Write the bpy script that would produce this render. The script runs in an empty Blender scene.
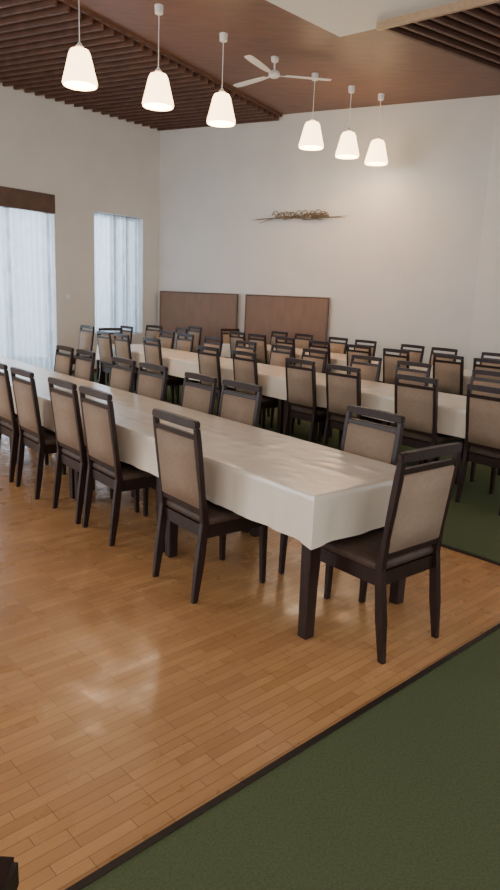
import bpy, bmesh, math, random
from mathutils import Vector, Matrix
random.seed(4)
SC = bpy.context.scene
COL = SC.collection
PI = math.pi
R = math.radians
# ---------------------------------------------------------------- camera
H = 1.65
TILT = math.atan(148/669.0); ROLL = R(2.4); F = 669.0
ct, st = math.cos(TILT), math.sin(TILT)
right0 = Vector((1,0,0)); up0 = Vector((0,st,ct)); fwd = Vector((0,ct,-st))
cr, sr = math.cos(ROLL), math.sin(ROLL)
Rv = right0*cr + up0*sr
Uv = -right0*sr + up0*cr
cam = bpy.data.cameras.new('camera'); co = bpy.data.objects.new('camera', cam); COL.objects.link(co)
cam.lens = F/890*36; cam.sensor_width = 36; cam.clip_start = 0.05
m = Matrix(((Rv.x,Uv.x,-fwd.x,0),(Rv.y,Uv.y,-fwd.y,0),(Rv.z,Uv.z,-fwd.z,H),(0,0,0,1)))
co.matrix_world = m
SC.camera = co
def ray(px, py):
    return Rv*(px-250) - Uv*(py-445) + fwd*F
def at_z(px, py, z):
    d = ray(px,py); t = (z-H)/d.z
    return Vector((0,0,H)) + d*t
def at_y(px, py, y):
    d = ray(px,py); return Vector((0,0,H)) + d*(y/d.y)
def at_plane(px, py, p0, n):
    d = ray(px,py); o = Vector((0,0,H))
    t = (p0-o).dot(n)/d.dot(n)
    return o + d*t
# ---------------------------------------------------------------- materials
def newmat(name):
    mt = bpy.data.materials.new(name); mt.use_nodes = True
    nt = mt.node_tree; b = nt.nodes['Principled BSDF']
    return mt, nt, b
def N(nt, t, **kw):
    n = nt.nodes.new(t)
    for k, v in kw.items(): setattr(n, k, v)
    return n
def simple(name, col, rough=.5, metal=0, noise=0.0, nscale=20, bump=0.0, bscale=80, stretch=None, spec=None, ridged=False, bdist=.01):
    mt, nt, b = newmat(name)
    b.inputs['Roughness'].default_value = rough; b.inputs['Metallic'].default_value = metal
    if spec is not None: b.inputs['Specular IOR Level'].default_value = spec
    tc = N(nt,'ShaderNodeTexCoord'); mp = N(nt,'ShaderNodeMapping'); nt.links.new(tc.outputs['Object'], mp.inputs[0])
    if stretch: mp.inputs['Scale'].default_value = stretch
    nz = N(nt,'ShaderNodeTexNoise'); nz.inputs['Scale'].default_value = nscale; nz.inputs['Detail'].default_value = 5
    nt.links.new(mp.outputs[0], nz.inputs['Vector'])
    rp = N(nt,'ShaderNodeValToRGB')
    c = col
    rp.color_ramp.elements[0].color = tuple(max(0,x*(1-noise)) for x in c)+(1,)
    rp.color_ramp.elements[1].color = tuple(min(1,x*(1+noise)) for x in c)+(1,)
    rp.color_ramp.elements[0].position = .3; rp.color_ramp.elements[1].position = .7
    nt.links.new(nz.outputs['Fac'], rp.inputs[0]); nt.links.new(rp.outputs[0], b.inputs['Base Color'])
    if bump:
        n2 = N(nt,'ShaderNodeTexNoise'); n2.inputs['Scale'].default_value = bscale; n2.inputs['Detail'].default_value = 3
        if ridged:
            n2.noise_type = 'RIDGED_MULTIFRACTAL'; n2.inputs['Detail'].default_value = 3
        nt.links.new(mp.outputs[0], n2.inputs['Vector'])
        bp = N(nt,'ShaderNodeBump'); bp.inputs['Strength'].default_value = bump; bp.inputs['Distance'].default_value = bdist
        nt.links.new(n2.outputs['Fac'], bp.inputs['Height']); nt.links.new(bp.outputs[0], b.inputs['Normal'])
    return mt
M = {}
M['wall'] = simple('wall_plaster', (.625,.60,.565), .9, noise=.03, nscale=2, bump=.08, bscale=60)
M['wood'] = simple('dark_walnut', (.022,.009,.006), .4, noise=.35, nscale=12, stretch=(6,6,.8), spec=.3)
M['fabric'] = simple('taupe_upholstery', (.29,.200,.135), .85, noise=.06, nscale=40, bump=.12, bscale=300, spec=.2)
M['seat'] = simple('dark_brown_seat_cover', (.065,.038,.026), .6, noise=.2, nscale=25, bump=.1, bscale=150, spec=.3)
M['tablewood'] = simple('table_wood', (.025,.011,.008), .4, noise=.35, nscale=10, stretch=(5,5,.8), spec=.3)
M['cloth'] = simple('cream_cloth', (.77,.655,.51), .27, noise=.02, nscale=5, bump=.45, bscale=5, ridged=True, bdist=.015, stretch=(1.8,1,1))
M['carpet'] = simple('green_carpet', (.108,.128,.058), .97, noise=.18, nscale=120, bump=.5, bscale=450, spec=.1)
M['strip'] = simple('carpet_edge_strip', (.03,.02,.014), .5, metal=.2, noise=.1)
M['ceil'] = simple('ceiling_veneer', (.165,.080,.050), .45, noise=.16, nscale=3, stretch=(1,4,1))
M['slat'] = simple('slat_wood', (.11,.050,.031), .6, noise=.25, nscale=6)
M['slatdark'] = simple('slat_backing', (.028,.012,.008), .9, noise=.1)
M['edgewood'] = simple('light_edge_wood', (.42,.28,.17), .5, noise=.1)
M['white'] = simple('white_paint', (.75,.74,.71), .5, noise=.01)
M['panel'] = simple('partition_wood', (.18,.096,.056), .55, noise=.10, nscale=4, stretch=(3,3,.7))
M['pelmet'] = simple('pelmet_wood', (.07,.028,.016), .5, noise=.2, nscale=5)
M['paneltrim'] = simple('partition_trim', (.12,.06,.036), .5, noise=.2, nscale=5, stretch=(4,4,.7))
M['bronze'] = simple('bronze', (.17,.12,.075), .5, metal=.4, noise=.3, nscale=30)
M['base'] = simple('baseboard_wood', (.08,.04,.025), .5, noise=.2)
M['frame'] = simple('window_frame_paint', (.04,.06,.08), .5, noise=.05)
# sheer curtain
def curtain_mat():
    mt, nt, b = newmat('sheer_curtain')
    b.inputs['Base Color'].default_value = (.84,.88,.92,1); b.inputs['Roughness'].default_value = .9
    tr = N(nt,'ShaderNodeBsdfTranslucent'); tr.inputs[0].default_value = (.84,.91,1,1)
    tp = N(nt,'ShaderNodeBsdfTransparent'); tp.inputs[0].default_value=(.88,.94,1,1)
    w = N(nt,'ShaderNodeTexNoise'); w.inputs['Scale'].default_value = 9; w.inputs['Detail'].default_value = 6
    mx = N(nt,'ShaderNodeMixShader'); mx.inputs[0].default_value = .7
    mx2 = N(nt,'ShaderNodeMixShader')
    mr = N(nt,'ShaderNodeMapRange'); mr.inputs[1].default_value=.35; mr.inputs[2].default_value=.65; mr.inputs[3].default_value=.26; mr.inputs[4].default_value=.46
    nt.links.new(w.outputs['Fac'], mr.inputs[0]); nt.links.new(mr.outputs[0], mx2.inputs[0])
    nt.links.new(b.outputs[0], mx.inputs[1]); nt.links.new(tr.outputs[0], mx.inputs[2])
    nt.links.new(mx.outputs[0], mx2.inputs[1]); nt.links.new(tp.outputs[0], mx2.inputs[2])
    nt.links.new(mx2.outputs[0], nt.nodes['Material Output'].inputs[0])
    return mt
M['curtain'] = curtain_mat()
def glass_mat():
    mt, nt, b = newmat('window_glass')
    tp = N(nt,'ShaderNodeBsdfTransparent'); tp.inputs[0].default_value=(.9,.96,1,1)
    gl = N(nt,'ShaderNodeBsdfGlossy'); gl.inputs['Roughness'].default_value=.02
    mx = N(nt,'ShaderNodeMixShader'); mx.inputs[0].default_value=.06
    nt.links.new(tp.outputs[0],mx.inputs[1]); nt.links.new(gl.outputs[0],mx.inputs[2]); nt.links.new(mx.outputs[0], nt.nodes['Material Output'].inputs[0])
    return mt
M['glass'] = glass_mat()
def emis(name, col, s):
    mt, nt, b = newmat(name)
    b.inputs['Base Color'].default_value = col+(1,); b.inputs['Emission Color'].default_value = col+(1,); b.inputs['Emission Strength'].default_value = s
    return mt
M['shade'] = emis('opal_glass_lit', (1,.70,.36), 7.5)
M['bulb'] = emis('bulb_lit', (1,.85,.6), 12)
def parquet():
    mt, nt, b = newmat('oak_parquet')
    tc = N(nt,'ShaderNodeTexCoord'); mp = N(nt,'ShaderNodeMapping'); mp.inputs['Rotation'].default_value[2] = -R(43.3)
    nt.links.new(tc.outputs['Object'], mp.inputs[0])
    def brick(c1,c2,mo,ms):
        br = N(nt,'ShaderNodeTexBrick'); br.offset = .37; br.offset_frequency = 3
        br.inputs['Color1'].default_value=c1; br.inputs['Color2'].default_value=c2; br.inputs['Mortar'].default_value=mo
        br.inputs['Scale'].default_value=1; br.inputs['Mortar Size'].default_value=ms; br.inputs['Brick Width'].default_value=.28; br.inputs['Row Height'].default_value=.046
        nt.links.new(mp.outputs[0], br.inputs['Vector']); return br
    br = brick((.58,.295,.112,1),(.46,.22,.080,1),(.22,.10,.04,1),.0012)
    mp2 = N(nt,'ShaderNodeMapping'); mp2.inputs['Scale'].default_value=(2,30,1); nt.links.new(mp.outputs[0], mp2.inputs[0])
    nz = N(nt,'ShaderNodeTexNoise'); nz.inputs['Scale'].default_value=3; nz.inputs['Detail'].default_value=6; nt.links.new(mp2.outputs[0], nz.inputs['Vector'])
    mr = N(nt,'ShaderNodeMapRange'); mr.inputs[3].default_value=.88; mr.inputs[4].default_value=1.12; nt.links.new(nz.outputs['Fac'], mr.inputs[0])
    mx = N(nt,'ShaderNodeMix', data_type='RGBA', blend_type='MULTIPLY'); mx.inputs[0].default_value=1
    nt.links.new(br.outputs['Color'], mx.inputs[6]); nt.links.new(mr.outputs[0], mx.inputs[7])
    n4 = N(nt,'ShaderNodeTexNoise'); n4.inputs['Scale'].default_value=.9; n4.inputs['Detail'].default_value=6; nt.links.new(mp.outputs[0], n4.inputs['Vector'])
    m4 = N(nt,'ShaderNodeMapRange'); m4.inputs[1].default_value=.35; m4.inputs[2].default_value=.7; m4.inputs[3].default_value=.9; m4.inputs[4].default_value=1.14; nt.links.new(n4.outputs['Fac'], m4.inputs[0])
    mx3 = N(nt,'ShaderNodeMix', data_type='RGBA', blend_type='MULTIPLY'); mx3.inputs[0].default_value=1
    nt.links.new(mx.outputs[2], mx3.inputs[6]); nt.links.new(m4.outputs[0], mx3.inputs[7]); nt.links.new(mx3.outputs[2], b.inputs['Base Color'])
    n3 = N(nt,'ShaderNodeTexNoise'); n3.inputs['Scale'].default_value=5; n3.inputs['Detail'].default_value=7; nt.links.new(mp.outputs[0], n3.inputs['Vector'])
    r2 = N(nt,'ShaderNodeMapRange'); r2.inputs[1].default_value=.3; r2.inputs[2].default_value=.7; r2.inputs[3].default_value=.2; r2.inputs[4].default_value=.44; nt.links.new(n3.outputs['Fac'], r2.inputs[0]); nt.links.new(r2.outputs[0], b.inputs['Roughness'])
    bp = N(nt,'ShaderNodeBump'); bp.inputs['Strength'].default_value=.25; bp.inputs['Distance'].default_value=.003; bp.invert=True
    nt.links.new(br.outputs['Fac'], bp.inputs['Height']); nt.links.new(bp.outputs[0], b.inputs['Normal'])
    return mt
M['floor'] = parquet()
# ---------------------------------------------------------------- mesh helpers
def link(name, bm, mat, parent=None, smooth=False):
    me = bpy.data.meshes.new(name)
    bmesh.ops.recalc_face_normals(bm, faces=bm.faces)
    bm.to_mesh(me); bm.free(); me.materials.append(mat)
    if smooth:
        for p in me.polygons: p.use_smooth = True
    o = bpy.data.objects.new(name, me); COL.objects.link(o)
    if parent: o.parent = parent
    return o
def box(bm, x0,x1,y0,y1,z0,z1, mat=None):
    v = [bm.verts.new(c) for c in ((x0,y0,z0),(x1,y0,z0),(x1,y1,z0),(x0,y1,z0),(x0,y0,z1),(x1,y0,z1),(x1,y1,z1),(x0,y1,z1))]
    if mat is not None:
        for q in v: q.co = mat @ q.co
    for f in ((0,3,2,1),(4,5,6,7),(0,1,5,4),(1,2,6,5),(2,3,7,6),(3,0,4,7)): bm.faces.new([v[i] for i in f])
def sweep(bm, rings):
    """rings: (cx,cy,z,wx,wy)"""
    prev = None; first = None
    for cx,cy,z,wx,wy in rings:
        r = [bm.verts.new((cx+a*wx/2, cy+b*wy/2, z)) for a,b in ((-1,-1),(1,-1),(1,1),(-1,1))]
        if prev:
            for i in range(4): bm.faces.new((prev[i],prev[(i+1)%4],r[(i+1)%4],r[i]))
        else: first = r
        prev = r
    bm.faces.new(first[::-1]); bm.faces.new(prev)
def bev(bm, off, seg=1):
    bmesh.ops.bevel(bm, geom=bm.edges[:], offset=off, segments=seg, profile=.5, affect='EDGES', clamp_overlap=True)
def lathe(bm, prof, seg=24, c=(0,0)):
    rows = []
    for r, z in prof:
        if r < 1e-5: rows.append([bm.verts.new((c[0],c[1],z))])
        else: rows.append([bm.verts.new((c[0]+r*math.cos(2*PI*i/seg), c[1]+r*math.sin(2*PI*i/seg), z)) for i in range(seg)])
    for a, b in zip(rows, rows[1:]):
        for i in range(seg):
            j = (i+1)%seg
            if len(a)==1: bm.faces.new((a[0], b[j], b[i]))
            elif len(b)==1: bm.faces.new((a[i], a[j], b[0]))
            else: bm.faces.new((a[i],a[j],b[j],b[i]))
def tube(bm, pts, rad, seg=6):
    rows = []
    for i, p in enumerate(pts):
        p = Vector(p); d = Vector(pts[min(i+1,len(pts)-1)]) - Vector(pts[max(i-1,0)]); d.normalize()
        a = d.orthogonal().normalized() if abs(d.z)>.9 else d.cross(Vector((0,0,1))).normalized(); b = d.cross(a)
        rr = rad[i] if isinstance(rad,(list,tuple)) else rad
        rows.append([bm.verts.new(p + (a*math.cos(2*PI*k/seg)+b*math.sin(2*PI*k/seg))*rr) for k in range(seg)])
    for a, b in zip(rows, rows[1:]):
        for k in range(seg): bm.faces.new((a[k],a[(k+1)%seg],b[(k+1)%seg],b[k]))
    bm.faces.new(rows[0][::-1]); bm.faces.new(rows[-1])
def prism(bm, poly, z0, z1):
    a = [bm.verts.new((p[0],p[1],z0)) for p in poly]; b = [bm.verts.new((p[0],p[1],z1)) for p in poly]
    n = len(poly)
    for i in range(n): bm.faces.new((a[i],a[(i+1)%n],b[(i+1)%n],b[i]))
    bm.faces.new(a[::-1]); bm.faces.new(b)
def struct(name, bm, mat, label=None, parent=None):
    o = link(name, bm, mat, parent); 
    if not parent: o['kind'] = 'structure'
    if label: o['label'] = label
    return o
def thing(name, label, cat, loc=(0,0,0), rz=0, group=None):
    o = bpy.data.objects.new(name, None); COL.objects.link(o); o.empty_display_size = .1
    o.location = loc; o.rotation_euler = (0,0,rz); o['label'] = label; o['category'] = cat
    if group: o['group'] = group
    return o
def dup(root, loc, rz, label, group=None):
    r = root.copy(); COL.objects.link(r); r.location = loc; r.rotation_euler = (0,0,rz); r['label'] = label
    if group: r['group'] = group
    for ch in list(root.children):
        c = ch.copy(); COL.objects.link(c); c.parent = r
        for g in list(ch.children):
            d = g.copy(); COL.objects.link(d); d.parent = c
    return r
# ---------------------------------------------------------------- room shell
h = 3.30; ZS = H+h; ZC = ZS+.11
C1 = Vector((-2.155,15.05,0)); C2 = Vector((3.83,12.05,0)); C3 = Vector((9,7,0))
dl = Vector((-math.sin(R(39.6)), -math.cos(R(39.6)),0))      # along the window wall, from the corner towards the camera
CL = C1 + dl*9
nl = Vector((dl.y,-dl.x,0));  nl = nl if nl.dot(-C1) > 0 else -nl
db = (C2-C1).normalized(); nb = Vector((db.y,-db.x,0)); nb = nb if nb.dot(-C1) > 0 else -nb
bm = bmesh.new(); prism(bm, [(-11,-1.5),(11,-1.5),(11,16.5),(-11,16.5)], -.12, 0); struct('floor', bm, M['floor'], 'worn honey coloured parquet floor')
room = [C1 - dl*.3, C2 + db*.3, C3, Vector((9,-1.5,0)), Vector((-9.5,-1.5,0)), Vector((-9.5,8,0)), CL]
bm = bmesh.new(); prism(bm, [(p.x,p.y) for p in room], ZC, ZC+.15); struct('ceiling', bm, M['ceil'], 'smooth reddish brown veneer ceiling')
# window wall built of blocks round the two openings (s along dl from corner)
def s_on(px,py):
    p = at_plane(px,py,C1,nl); return (p-C1).dot(dl), p.z
w2a = s_on(143,220); w2b = s_on(94,211); w2c = s_on(97,334)
w1a = s_on(54,210); w1c = s_on(55,352)
Wm = Matrix(((dl.x,-nl.x,0,C1.x),(dl.y,-nl.y,0,C1.y),(0,0,1,0),(0,0,0,1)))   # local: x along wall, y outward
W2 = (w2a[0], w2b[0], max(.3,w2c[1]), w2b[1]); W1 = (w1a[0], w1a[0]+2.6, .05, w1a[1]+.05)
bm = bmesh.new(); T=.3
box(bm,-.0,W2[0],0,T,0,ZC,Wm); box(bm,W2[0],W2[1],0,T,0,W2[2],Wm); box(bm,W2[0],W2[1],0,T,W2[3],ZC,Wm)
box(bm,W2[1],W1[0],0,T,0,ZC,Wm); box(bm,W1[0],W1[1],0,T,0,W1[2],Wm); box(bm,W1[0],W1[1],0,T,W1[3],ZC,Wm); box(bm,W1[1],9,0,T,0,ZC,Wm)
struct('wall_left', bm, M['wall'], 'off-white window wall')
Bm = Matrix(((db.x,-nb.x,0,C1.x),(db.y,-nb.y,0,C1.y),(0,0,1,0),(0,0,0,1)))
LB = (C2-C1).length
bm = bmesh.new(); box(bm,-.3,LB,0,.3,0,ZC,Bm); struct('wall_back', bm, M['wall'], 'bare off-white back wall')
dr = (C3-C2).normalized(); nr = Vector((dr.y,-dr.x,0)); nr = nr if nr.dot(-C2)>0 else -nr
Rm = Matrix(((dr.x,-nr.x,0,C2.x),(dr.y,-nr.y,0,C2.y),(0,0,1,0),(0,0,0,1)))
bm = bmesh.new(); box(bm,0,(C3-C2).length,0,.3,0,ZC,Rm); struct('wall_right', bm, M['wall'], 'off-white right wall')
for nm, mt_, a, L in (('baseboard_back',Bm,0.02,LB-.02),('baseboard_left',Wm,.02,W1[0])):
    bm = bmesh.new(); box(bm,a,L,-.015,0,0,.08,mt_); struct(nm, bm, M['base'])
# windows
def window(idx, W, bars):
    fr = bmesh.new(); t=.06; y0,y1=.18,.24
    x0,x1,z0,z1 = W
    box(fr,x0,x1,y0,y1,z0,z0+t,Wm); box(fr,x0,x1,y0,y1,z1-t,z1,Wm)
    box(fr,x0,x0+t,y0,y1,z0+t,z1-t,Wm); box(fr,x1-t,x1,y0,y1,z0+t,z1-t,Wm)
    for k in bars:
        xm = x0+(x1-x0)*k; box(fr,xm-.05,xm+.05,y0,y1,z0+t,z1-t,Wm)
    f = struct('window_%d'%idx, fr, M['frame'], ('narrow','wide')[idx==1]+' window behind sheer curtains')
    g = bmesh.new(); box(g,x0+t,x1-t,.205,.212,z0+t,z1-t,Wm); link('pane', g, M['glass'], f)
window(2, W2, (.25,.5)); window(1, W1, (.33,.66))
def curtain(x0,x1,z0,z1,yc,label,waves,amp=.035):
    bm = bmesh.new(); n = int(waves*10); rows=[]
    for j in range(9):
        z = z1+(z0-z1)*j/8; row=[]
        for i in range(n+1):
            x = x0+(x1-x0)*i/n; a = amp*(.7+.3*j/8)
            y = yc + a*math.sin(2*PI*waves*i/n + .4*math.sin(i*.13)+ .15*j) 
            row.append(bm.verts.new(Wm @ Vector((x,y,z))))
        rows.append(row)
    for a,b_ in zip(rows,rows[1:]):
        for i in range(n): bm.faces.new((a[i],a[i+1],b_[i+1],b_[i]))
    o = link('curtain', bm, M['curtain'], None, True); o['label']=label; o['category']='curtain'
    return o
curtain(W2[0]+.02, W2[1]-.02, W2[2]+.02, W2[3]-.02, .08, 'narrow sheer white curtain in the window nearest the room corner', 11, .045)
curtain(W1[0]+.08, W1[1], .06, W1[3]-.14, -.07, 'wide sheer curtain hanging below the dark wooden pelmet', 22,.042)
bm = bmesh.new(); box(bm, W1[0]+.06, W1[1]+.1, -.14, 0, W1[3]-.13, W1[3]+.2, Wm); bev(bm,.01)
o = link('curtain_pelmet', bm, M['pelmet']); o['label']='dark brown wooden pelmet box above the wide sheer curtain'; o['category']='pelmet'
# switch
s, z = s_on(68,297)
t = thing('light_switch','small white light switch on the wall between the two windows','light switch', Wm@Vector((s,0,z)), math.atan2(dl.y,dl.x))
bm=bmesh.new(); box(bm,-.045,.045,-.012,.012,-.045,.045); bev(bm,.004); link('switch_plate',bm,M['white'],t)
bm=bmesh.new(); box(bm,-.028,.028,-.02,.02,-.03,.03); bev(bm,.003); link('rocker',bm,M['white'],t)
# carpets
a0 = at_z(80,890,0); a1 = at_z(500,628,0); e1 = (a1-a0).normalized(); e2 = Vector((-e1.y,e1.x,0))     # e2 away-left
b0 = at_z(500,565,0); ub = (b0-a0).dot(e1)
P = lambda u,v: a0+e1*u+e2*v
zc=.008
bm = bmesh.new(); prism(bm,[tuple(P(-6,0)[:2]),tuple(P(-6,-6)[:2]),tuple(P(9,-6)[:2]),tuple(P(9,0)[:2])],.0005,zc)
o = struct('carpet_near', bm, M['carpet'], 'dark green carpet in the foreground')
bm = bmesh.new(); prism(bm,[tuple(P(ub,.001)[:2]),tuple(P(ub+9,.001)[:2]),tuple(P(ub+9,14)[:2]),tuple(P(ub,14)[:2])],.0005,zc)
o = struct('carpet_far', bm, M['carpet'], 'dark green carpet under the middle and rear tables')
bm = bmesh.new(); pr=[P(-6,-.008),P(ub+.02,-.008),P(ub+.02,.018),P(-6,.018)]; prism(bm,[tuple(p[:2]) for p in pr],.001,.012); struct('trim_1',bm,M['strip'],'dark carpet edge strip')
bm = bmesh.new(); pr=[P(ub-.015,.02),P(ub+.01,.02),P(ub+.01,14),P(ub-.015,14)]; prism(bm,[tuple(p[:2]) for p in pr],.001,.012); struct('trim_2',bm,M['strip'],'thin edge strip of the far carpet')
# ceiling slats, left field
A = at_z(65,0,ZC); B = at_z(290,120,ZC); A.z=B.z=0
dbn = (A-B).normalized()
def isect(p,d,q,e):
    den = d.x*e.y-d.y*e.x; w=q-p
    return p+d*((w.x*e.y-w.y*e.x)/den)
bm = bmesh.new()
st_ = .2
last=None
for k in range(52):
    q = C1 + nb*(.06+st_*k)
    p0 = isect(q,db,C1,dl); p1 = isect(q,db,B,dbn)
    if (p1-p0).dot(db) < .1: continue
    nn = nb*.022
    poly = [p0-nn,p1-nn,p1+nn,p0+nn]
    prism(bm,[(v.x,v.y) for v in poly], ZS, ZC-.001)
    last=(p0,p1)
struct('trim_3', bm, M['slat'], 'dark wooden ceiling slats over the window side')
p0s = isect(C1+nb*.0,db,C1,dl); pB = isect(C1,db,B,dbn)
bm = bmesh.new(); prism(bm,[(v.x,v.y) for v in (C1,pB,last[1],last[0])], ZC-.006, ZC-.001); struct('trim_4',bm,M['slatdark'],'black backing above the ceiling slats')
bm = bmesh.new(); sd = Vector((-dbn.y,dbn.x,0)); sd = sd if sd.dot(db)>0 else -sd
prism(bm,[(v.x,v.y) for v in (pB,pB+sd*.05,last[1]+sd*.05,last[1])], ZC-.04, ZC-.001); struct('trim_5',bm,M['slat'],'edge batten of the slatted ceiling')
# right slat field
A = at_z(379,31,ZC-.12); D = at_z(500,2,ZC-.12); A.z=D.z=0
de = (D-A).normalized(); dx_ = Vector((math.sin(R(55)),math.cos(R(55)),0))
bm = bmesh.new()
for k in range(16):
    q = A + de*(.05+.2*k); n_ = de*.026
    L = 2.9
    prism(bm,[(v.x,v.y) for v in (q-n_,q+n_,q+n_+dx_*L,q-n_+dx_*L)], ZC-.10, ZC-.001)
struct('trim_6', bm, M['slat'], 'dark ceiling slats in the right corner')
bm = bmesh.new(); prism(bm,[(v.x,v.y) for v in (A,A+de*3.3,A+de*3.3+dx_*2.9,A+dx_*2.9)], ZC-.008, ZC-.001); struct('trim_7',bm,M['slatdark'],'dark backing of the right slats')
bm = bmesh.new(); prism(bm,[(v.x,v.y) for v in (A-dx_*.05,A+de*3.3-dx_*.05,A+de*3.3,A)], ZC-.12, ZC-.001); struct('trim_8',bm,M['edgewood'],'pale wooden edge board of the right slats')
# white soffit
p2 = at_z(340,37,ZC-.03); p1 = at_z(265,0,ZC-.03); p3 = at_z(379,28,ZC-.03)
L = (p3-p2).normalized()*3.8; K=(p1-p2)*2.2
bm = bmesh.new(); prism(bm,[(v.x,v.y) for v in (p2,p2+K,p2+K+L,p2+L)], ZC-.03, ZC-.001); struct('trim_9',bm,M['white'],'white ceiling panel')
# ---------------------------------------------------------------- back wall things
def bw(px,py,off): return at_plane(px,py,C1+nb*off,nb)
def partition(pxa,pxb,label):
    a = bw(pxa,320,.1); b_ = bw(pxb,320,.1); a.z=b_.z=0
    L=(b_-a).length
    t = thing('wooden_partition', label, 'partition', a, math.atan2(db.y,db.x), 'wooden partitions by the back wall')
    ht=1.70
    bm=bmesh.new(); box(bm,.03,L-.03,-.02,.02,.06,ht-.025); bev(bm,.004); link('board',bm,M['panel'],t)
    bm=bmesh.new(); box(bm,0,L,-.03,.03,ht-.025,ht); bev(bm,.006); link('top_rail',bm,M['paneltrim'],t)
    for x in (0,L-.03):
        bm=bmesh.new(); box(bm,x,x+.03,-.028,.028,0,ht-.025); bev(bm,.005); link('post',bm,M['paneltrim'],t)
    return t
partition(160,237,'brown wooden partition at the back wall, the one reaching the room corner')
partition(245,328,'brown wooden partition at the back wall below the metal wall sculpture')
# wall sculpture
c = bw(300,217,.03)
t = thing('wall_sculpture','bronze metal wall sculpture of looped arcs with thin branching ends on back wall','wall art', c, math.atan2(db.y,db.x))
sc = (bw(350,217,.03)-bw(251,217,.03)).length
rnd = random.Random(2)
for s_ in (-1,1):
    bm=bmesh.new()
    for i in range(4):
        z0=rnd.uniform(-.07,.03)
        pts=[(s_*sc*.12,-.04-.004*i,rnd.uniform(-.02,.02)),(s_*sc*.26,-.05,-.02),(s_*sc*(.37+.04*i),-.05,z0-.05*(s_<0))]
        tube(bm,pts,[.012,.010,.003],5)
    link('branch',bm,M['bronze'],t)
bm=bmesh.new()
for i in range(30):
    x=(-.26+.54*i/29)*sc; rr=.075+.03*math.sin(i*1.9); zc_=-.01+.02*math.sin(i*2.7); y=-.04-.012*(i%4)
    pts=[(x+rr*.8*math.cos(R(20)+R(120)*k/6), y, zc_+rr*1.5*math.sin(R(20)+R(120)*k/6)-.04) for k in range(7)]
    tube(bm,pts,.008,5)
for i in range(16):
    x=rnd.uniform(-.22,.24)*sc; w=rnd.uniform(.2,.45)
    mt_=Matrix.Translation((x,-.04,rnd.uniform(-.08,.06)))@Matrix.Rotation(rnd.uniform(-.15,.15),4,'Y')
    box(bm,-w/2,w/2,-.003,.003,-.010,.010,mt_)
link('arc_cluster',bm,M['bronze'],t)
for sx in (-.2,.2):
    bm=bmesh.new(); tube(bm,[(sx*sc,.03,0),(sx*sc,-.05,0)],.01); link('wall_mount',bm,M['bronze'],t)
# ---------------------------------------------------------------- pendants
lampd=[(80,86,8.3,'largest and leftmost of the six'),(158,107,9.08,'second from the left'),(221,124,9.89,'third from the left, left of the ceiling fan'),(311,148,11.35,'fourth from the left, below the ceiling fan'),(347,157,11.9,'fifth from the left'),(376,164,12.25,'rightmost of the six')]
def pendant(p, ctop, label, en):
    t = thing('pendant_lamp', 'lit white glass pendant lamp, '+label, 'pendant lamp', (p.x,p.y,ctop), 0, 'white glass pendant lamps')
    Z = p.z-ctop
    bm=bmesh.new(); lathe(bm,[(.06,Z+.385),(.10,Z+.37),(.122,Z+.33),(.145,Z+.24),(.17,Z+.14),(.192,Z+.06),(.198,Z+.025),(.19,Z+0),(.182,Z+0),(.18,Z+.05),(.16,Z+.14),(.135,Z+.25),(.11,Z+.325),(.05,Z+.36)],28); link('lamp_shade',bm,M['shade'],t,True)
    bm=bmesh.new(); lathe(bm,[(0,Z+.45),(.015,Z+.45),(.025,Z+.43),(.042,Z+.41),(.05,Z+.375),(0,Z+.375)],16); link('socket_cap',bm,M['white'],t)
    bm=bmesh.new(); tube(bm,[(0,0,Z+.44),(0,0,-.01)],.006,6); link('cord',bm,M['white'],t)
    bm=bmesh.new(); lathe(bm,[(0,0),(.055,0),(.05,-.09),(.03,-.1),(0,-.1)],16); link('canopy',bm,M['white'],t)
    bm=bmesh.new(); lathe(bm,[(0,Z+.11),(.035,Z+.13),(.045,Z+.17),(.03,Z+.23),(.015,Z+.26),(0,Z+.27)],12); link('bulb',bm,M['bulb'],t,True)
    ld=bpy.data.lights.new('bulb_light','POINT'); ld.energy=en; ld.color=(1,.87,.70); ld.shadow_soft_size=.12
    lo=bpy.data.objects.new('bulb_light',ld); COL.objects.link(lo); lo.parent=t; lo.location=(0,0,Z+.02)
for (px,py,d,lab),en in zip(lampd,(42,42,42,30,24,16)):
    p = at_y(px,py,d); pendant(p, ZC-.001, lab, en)
# ---------------------------------------------------------------- fan
c = at_z(275,57,ZC)
t = thing('ceiling_fan','white three-blade ceiling fan with short rod on the brown ceiling','ceiling fan',(c.x,c.y,ZC))
bm=bmesh.new(); lathe(bm,[(0,0),(.06,0),(.05,-.06),(.02,-.08),(0,-.08)],20); link('canopy',bm,M['white'],t,True)
bm=bmesh.new(); tube(bm,[(0,0,-.05),(0,0,-.2)],.012,8); link('down_rod',bm,M['white'],t)
bm=bmesh.new(); lathe(bm,[(0,-.18),(.04,-.18),(.075,-.2),(.085,-.235),(.07,-.265),(.04,-.28),(0,-.283)],24); link('motor_housing',bm,M['white'],t,True)
for az in (207,82,316):
    a = R(90-az)
    mt_=Matrix.Rotation(a,4,'Z')@Matrix.Translation((0,0,-.24))@Matrix.Rotation(R(5),4,'X')
    bm=bmesh.new()
    out=[(.17,.035),(.3,.05),(.6,.060),(.80,.058),(.85,.04)]
    pl=[(x,y) for x,y in out]+[(x,-y) for x,y in out[::-1]]
    prism(bm,pl,-.004,.004)
    for q in bm.verts: q.co = mt_@q.co
    b_=link('blade',bm,M['white'],t)
    bm=bmesh.new(); box(bm,.06,.22,-.018,.018,-.01,-.004,mt_); link('blade_iron',bm,M['white'],b_)
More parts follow.
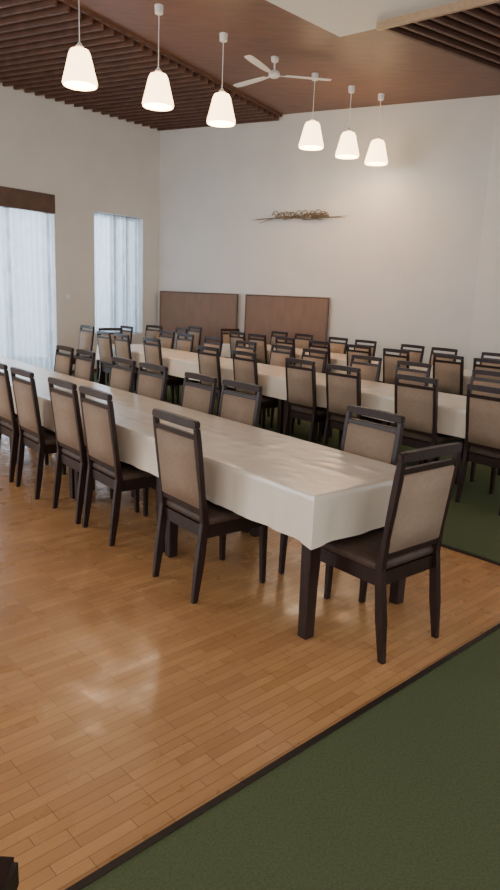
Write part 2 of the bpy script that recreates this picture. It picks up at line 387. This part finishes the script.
# ---------------------------------------------------------------- furniture frame
T0 = Vector((.311,3.0,0)); AX = R(39)
ex = Vector((math.cos(AX),math.sin(AX),0)); ey = Vector((-math.sin(AX),math.cos(AX),0))
def fr(X,Y,z=0): return T0+ex*X+ey*Y+Vector((0,0,z))
ORD=['first','second','third','fourth','fifth','sixth','seventh','eighth','ninth','tenth','eleventh']
# chair
def post_y(z):
    return -.25+ (.055*z/.45 if z<.45 else .055-.07*(z-.45)/.57)
def make_chair(label):
    t = thing('dining_chair', label, 'chair')
    for s in (-1,1):
        bm=bmesh.new(); sweep(bm,[(s*.205,.235,0,.03,.03),(s*.2,.225,.42,.042,.042)]); bev(bm,.004); link('leg',bm,M['wood'],t)
        bm=bmesh.new(); zs=[0,.2,.45,.6,.75,.9,.972]
        sweep(bm,[(s*.210,post_y(z)+(.0),z,.027 if z<.1 else (.034 if z<.5 else .029),.034 if z<.1 else (.046 if z<.5 else .03)) for z in zs]); bmesh.ops.bevel(bm,geom=[e for e in bm.edges if abs(e.verts[0].co.z-e.verts[1].co.z)>.01],offset=.004,segments=1,affect='EDGES'); link('leg',bm,M['wood'],t)
    bm=bmesh.new()
    box(bm,-.18,.18,.212,.238,.36,.43); box(bm,-.19,.19,-.20,-.175,.36,.43)
    for s in (-1,1): box(bm,s*.2-.013,s*.2+.013,-.175,.212,.36,.43)
    link('seat_frame',bm,M['wood'],t)
    bm=bmesh.new()
    sweep(bm,[(0,.03,.43,.44,.445),(0,.03,.465,.455,.46),(0,.03,.485,.42,.42)]); bev(bm,.014,2); link('seat',bm,M['seat'],t,True)
    bm=bmesh.new(); sweep(bm,[(0,post_y(z),z,.393,.036) for z in (.525,.65,.78,.91)])
    bmesh.ops.bevel(bm,geom=[e for e in bm.edges],offset=.007,segments=2,affect='EDGES'); link('back_panel',bm,M['fabric'],t,True)
    bm=bmesh.new(); sweep(bm,[(0,post_y(z),z,.394,.026) for z in (.495,.526)]); bev(bm,.003); link('lower_rail',bm,M['wood'],t)
    bm=bmesh.new(); sweep(bm,[(0,post_y(z),z,.394,.028) for z in (.909,.938)]); bev(bm,.003); link('middle_rail',bm,M['wood'],t)
    bm=bmesh.new(); rows=[]
    n=6
    for i in range(n+1):
        u=-1+2*i/n; x=u*.227; cy=post_y(.99)-.006*(1-u*u)
        rows.append([bm.verts.new((x,cy+b_*.016,z)) for b_,z in ((-1,.971),(1,.971),(1,1.014+.004*(1-u*u)),(-1,1.014+.004*(1-u*u)))])
    for a,b_ in zip(rows,rows[1:]):
        for k in range(4): bm.faces.new((a[k],a[(k+1)%4],b_[(k+1)%4],b_[k]))
    e1_=bm.faces.new(rows[0][::-1]); e2_=bm.faces.new(rows[-1])
    es=set(e1_.edges)|set(e2_.edges)|{e for e in bm.edges if abs(e.verts[0].co.x-e.verts[1].co.x)>.02}
    bmesh.ops.bevel(bm,geom=list(es),offset=.007,segments=3,affect='EDGES')
    link('top_rail',bm,M['wood'],t)
    return t
proto=[None]
def chair(loc, rz, label, group=None):
    if proto[0] is None:
        o=make_chair(label); proto[0]=o; o.location=loc; o.rotation_euler=(0,0,rz)
        if group: o['group']=group
        return o
    o = dup(proto[0], loc, rz, label)
    if group: o['group']=group
    elif 'group' in o: del o['group']
    return o
rj = random.Random(7)
def crow(Xrear, face, Ys, side, tab, group, jit=2.2):
    for i,Y in enumerate(Ys):
        X = Xrear+.25 if face>0 else Xrear-.25
        rz = AX-PI/2 if face>0 else AX+PI/2
        chair(fr(X+rj.uniform(-.03,.03),Y,zfloor(X,Y)), rz+R(rj.uniform(-jit,jit)), "taupe-backed dark wood chair, %s from near end on the %s table's %s side"%(ORD[i],tab,side), group)
def zfloor(X,Y):
    p=fr(X,Y)-a0
    return .0085 if p.dot(e1)>ub-.3 or p.dot(e2)<-.3 else 0.0
chair(fr(.385,-.08), AX+R(1), 'dark wood chair with taupe back at the near head of the front table', None)
crow(-.19,1,[.88,1.89,2.41,3.12,3.70],'left','front','chairs along the front table',1.0)
crow(.97,-1,[.50,1.82,2.36,3.15,3.72,4.62,5.14],'right','front','chairs along the front table')
crow(2.75,1,[.80,1.57,2.45,3.1,4.05,4.75,6.2,7.06,7.66],'left','middle','chairs along the middle table')
crow(3.9,-1,[1.55,2.5,3.2,4.1,4.76,5.5,6.3,7.06,7.7],'right','middle','chairs along the middle table')
crow(5.3,1,[2.45,3.05,3.9,4.62,5.42,6.2,6.98,7.55],'left','rear','chairs along the rear table')
crow(6.42,-1,[3.05,3.9,4.5,5.45,6.1,6.98,7.65],'right','rear','chairs along the rear table')
chair(fr(5.86,8.24,.0085), AX+PI, 'dark wood chair at the far head of the rear table', None)
for i,(x,y,a) in enumerate([(-3.2,12.0,.1),(-2.6,12.5,0),(-2.15,13.15,.2),(-1.6,12.6,-.1),(-1.4,13.4,0)]):
    chair(Vector((x,y,.0085)), AX+PI/2+a, 'dark wood chair standing apart near the room corner, %s from the window wall'%ORD[i], 'spare chairs by the room corner')
chair(fr(3.33,8.33,.0085), AX+PI, 'dark wood chair at the far head of the middle table', None)
chair(Vector((-.52,.415,zc)), R(90), 'dark chair close to the camera, only a back corner showing at bottom left', None)
# tables
TH=.755
def make_table(label,L):
    t=thing('dining_table',label,'table')
    W=.8; L=L-.004
    bm=bmesh.new(); box(bm,0,W,0,L,TH-.03,TH); bev(bm,.004); link('tabletop',bm,M['tablewood'],t)
    bm=bmesh.new(); i=.05
    box(bm,i,W-i,i-.012,i+.012,TH-.12,TH-.03); box(bm,i,W-i,L-i-.012,L-i+.012,TH-.12,TH-.03)
    box(bm,i-.012,i+.012,i+.012,L-i-.012,TH-.12,TH-.03); box(bm,W-i-.012,W-i+.012,i+.012,L-i-.012,TH-.12,TH-.03)
    link('apron',bm,M['tablewood'],t)
    for x in (.05,W-.05):
        for y in (.05,L-.05):
            bm=bmesh.new(); sweep(bm,[(x,y,0,.06,.06),(x,y,TH-.03,.075,.075)]); bev(bm,.004); link('leg',bm,M['tablewood'],t)
    return t
def trow(X0,Y0,n,tab,LT):
    tp=None
    for k in range(n):
        lab='dark wood table, %s from the near end under the %s cream cloth'%(ORD[k],tab)
        loc=fr(X0,Y0+k*LT,zfloor(X0,Y0+k*LT))
        if tp is None:
            tp=make_table(lab,LT); o=tp; o.location=loc; o.rotation_euler=(0,0,AX)
        else: o=dup(tp,loc,AX,lab)
        o['group']='tables under the %s cloth'%tab
    cloth(X0-.006,X0+.806,Y0-.006,Y0+n*LT,tab,zfloor(X0,Y0+3))
def cloth(x0,x1,y0,y1,tab,zf):
    W=x1-x0; L=y1-y0; nx=24; ny=int(L/.034); rn=random.Random(len(tab)); zt=TH+zf+.004
    bm=bmesh.new(); g=[]
    creases=[rn.uniform(0,L) for _ in range(int(L*4))]; sk=[rn.uniform(-.5,.5) for _ in creases]; am=[rn.uniform(.002,.005) for _ in creases]; xc=[rn.uniform(-.3,.3) for _ in creases]
    for j in range(ny+1):
        row=[]
        for i in range(nx+1):
            x=W*i/nx; y=L*j/ny; z=0
            fade=min(1,i/1.5,(nx-i)/1.5,j/1.5,(ny-j)/1.5)
            for c_,s_,a_,x_ in zip(creases,sk,am,xc): z+=a_*math.exp(-((y-c_-s_*(x-W/2))/.034)**2)*math.exp(-((x-W/2-x_)/.25)**2)
            z+=.003*math.exp(-((x-W/2)/.03)**2)
            row.append(bm.verts.new((x0+x,y0+y,zt+z*fade)))
        g.append(row)
    for j in range(ny):
        for i in range(nx): bm.faces.new((g[j][i],g[j][i+1],g[j+1][i+1],g[j+1][i]))
    per=[(g[0][i],(0,-1)) for i in range(nx)]+[(g[j][nx],(1,0)) for j in range(ny)]+[(g[ny][nx-i],(0,1)) for i in range(nx)]+[(g[ny-j][0],(-1,0)) for j in range(ny)]
    n=len(per); prev=[p[0] for p in per]
    corner={0:(-1,-1),nx:(1,-1),nx+ny:(1,1),2*nx+ny:(-1,1)}
    nk=9; ph=rn.uniform(0,6)
    dents=[(rn.uniform(0,n),rn.uniform(.4,1.3),rn.uniform(-3,3)) for _ in range(int(n/7))]
    for k in range(nk+1):
        f=max(0,k-1)/(nk-1); cur=[]
        for idx,(v,nrm) in enumerate(per):
            dcorn=min(min(abs(idx-c_),n-abs(idx-c_)) for c_ in corner)
            nv=Vector((nrm[0],nrm[1],0)); 
            if idx in corner: nv=Vector((corner[idx][0],corner[idx][1],0))
            cw=math.exp(-(dcorn/1.4)**2)
            s_=idx*.034
            wv=.003*math.sin(s_*9+ph)+.004*math.sin(s_*23+ph*2)
            for c_,a_,sl in dents:
                dd=idx-c_-sl*f
                if abs(dd)<5: wv-=.008*a_*math.exp(-(dd/1.3)**2)
            off=.004 if k==0 else .008+f*(.010)+min(1,f*2.5)*wv*(1-.6*cw)+cw*f*.012
            drop=.0008 if k==0 else .004+f*(.236+.005*math.sin(s_*3.1+ph)+cw*.010)
            cur.append(bm.verts.new((v.co.x+nv.x*off,v.co.y+nv.y*off,zt-drop)))
        for i in range(n): bm.faces.new((prev[i],prev[(i+1)%n],cur[(i+1)%n],cur[i]))
        for i in range(n):
            if i in corner:
                e=bm.edges.get((prev[i],cur[i])); e.smooth=False
        if k==0:
            for i in range(n):
                e=bm.edges.get((cur[i],cur[(i+1)%n])); e.smooth=False
        prev=cur
    o=link('tablecloth',bm,M['cloth'],None,True); o.location=T0; o.rotation_euler=(0,0,AX)
    o['label']={'front':'long cream tablecloth over the front table, nearest the camera','middle':'long cream tablecloth over the middle row of tables','rear':'cream tablecloth over the rear tables nearest the back wall'}[tab]; o['category']='tablecloth'
trow(0,0,5,'front',1.37); trow(2.93,.45,5,'middle',1.56); trow(5.46,1.92,4,'rear',1.56)
# ---------------------------------------------------------------- light
w=bpy.data.worlds.new('world'); SC.world=w; w.use_nodes=True
bg=w.node_tree.nodes['Background']; bg.inputs[0].default_value=(.94,.96,1,1); bg.inputs[1].default_value=1.9
def area(name,loc,target,size,e,col):
    l=bpy.data.lights.new(name,'AREA'); l.shape='RECTANGLE'; l.size=size[0]; l.size_y=size[1]; l.energy=e; l.color=col
    o=bpy.data.objects.new(name,l); COL.objects.link(o); o.location=loc
    o.rotation_euler=(Vector(target)-Vector(loc)).to_track_quat('-Z','Y').to_euler()
area('daylight_window_side', (-9.3,5,2.4), (0,7,1), (4,3), 250, (.9,.95,1))
for W in (W1,W2):
    c=Wm@Vector(((W[0]+W[1])/2,1.2,(W[2]+W[3])/2+.3)); tt=Wm@Vector(((W[0]+W[1])/2,0,(W[2]+W[3])/2))
    area('daylight_outside', c, tt, ((W[1]-W[0])*1.2,(W[3]-W[2])*1.1), 70*(W[1]-W[0]), (.89,.95,1))
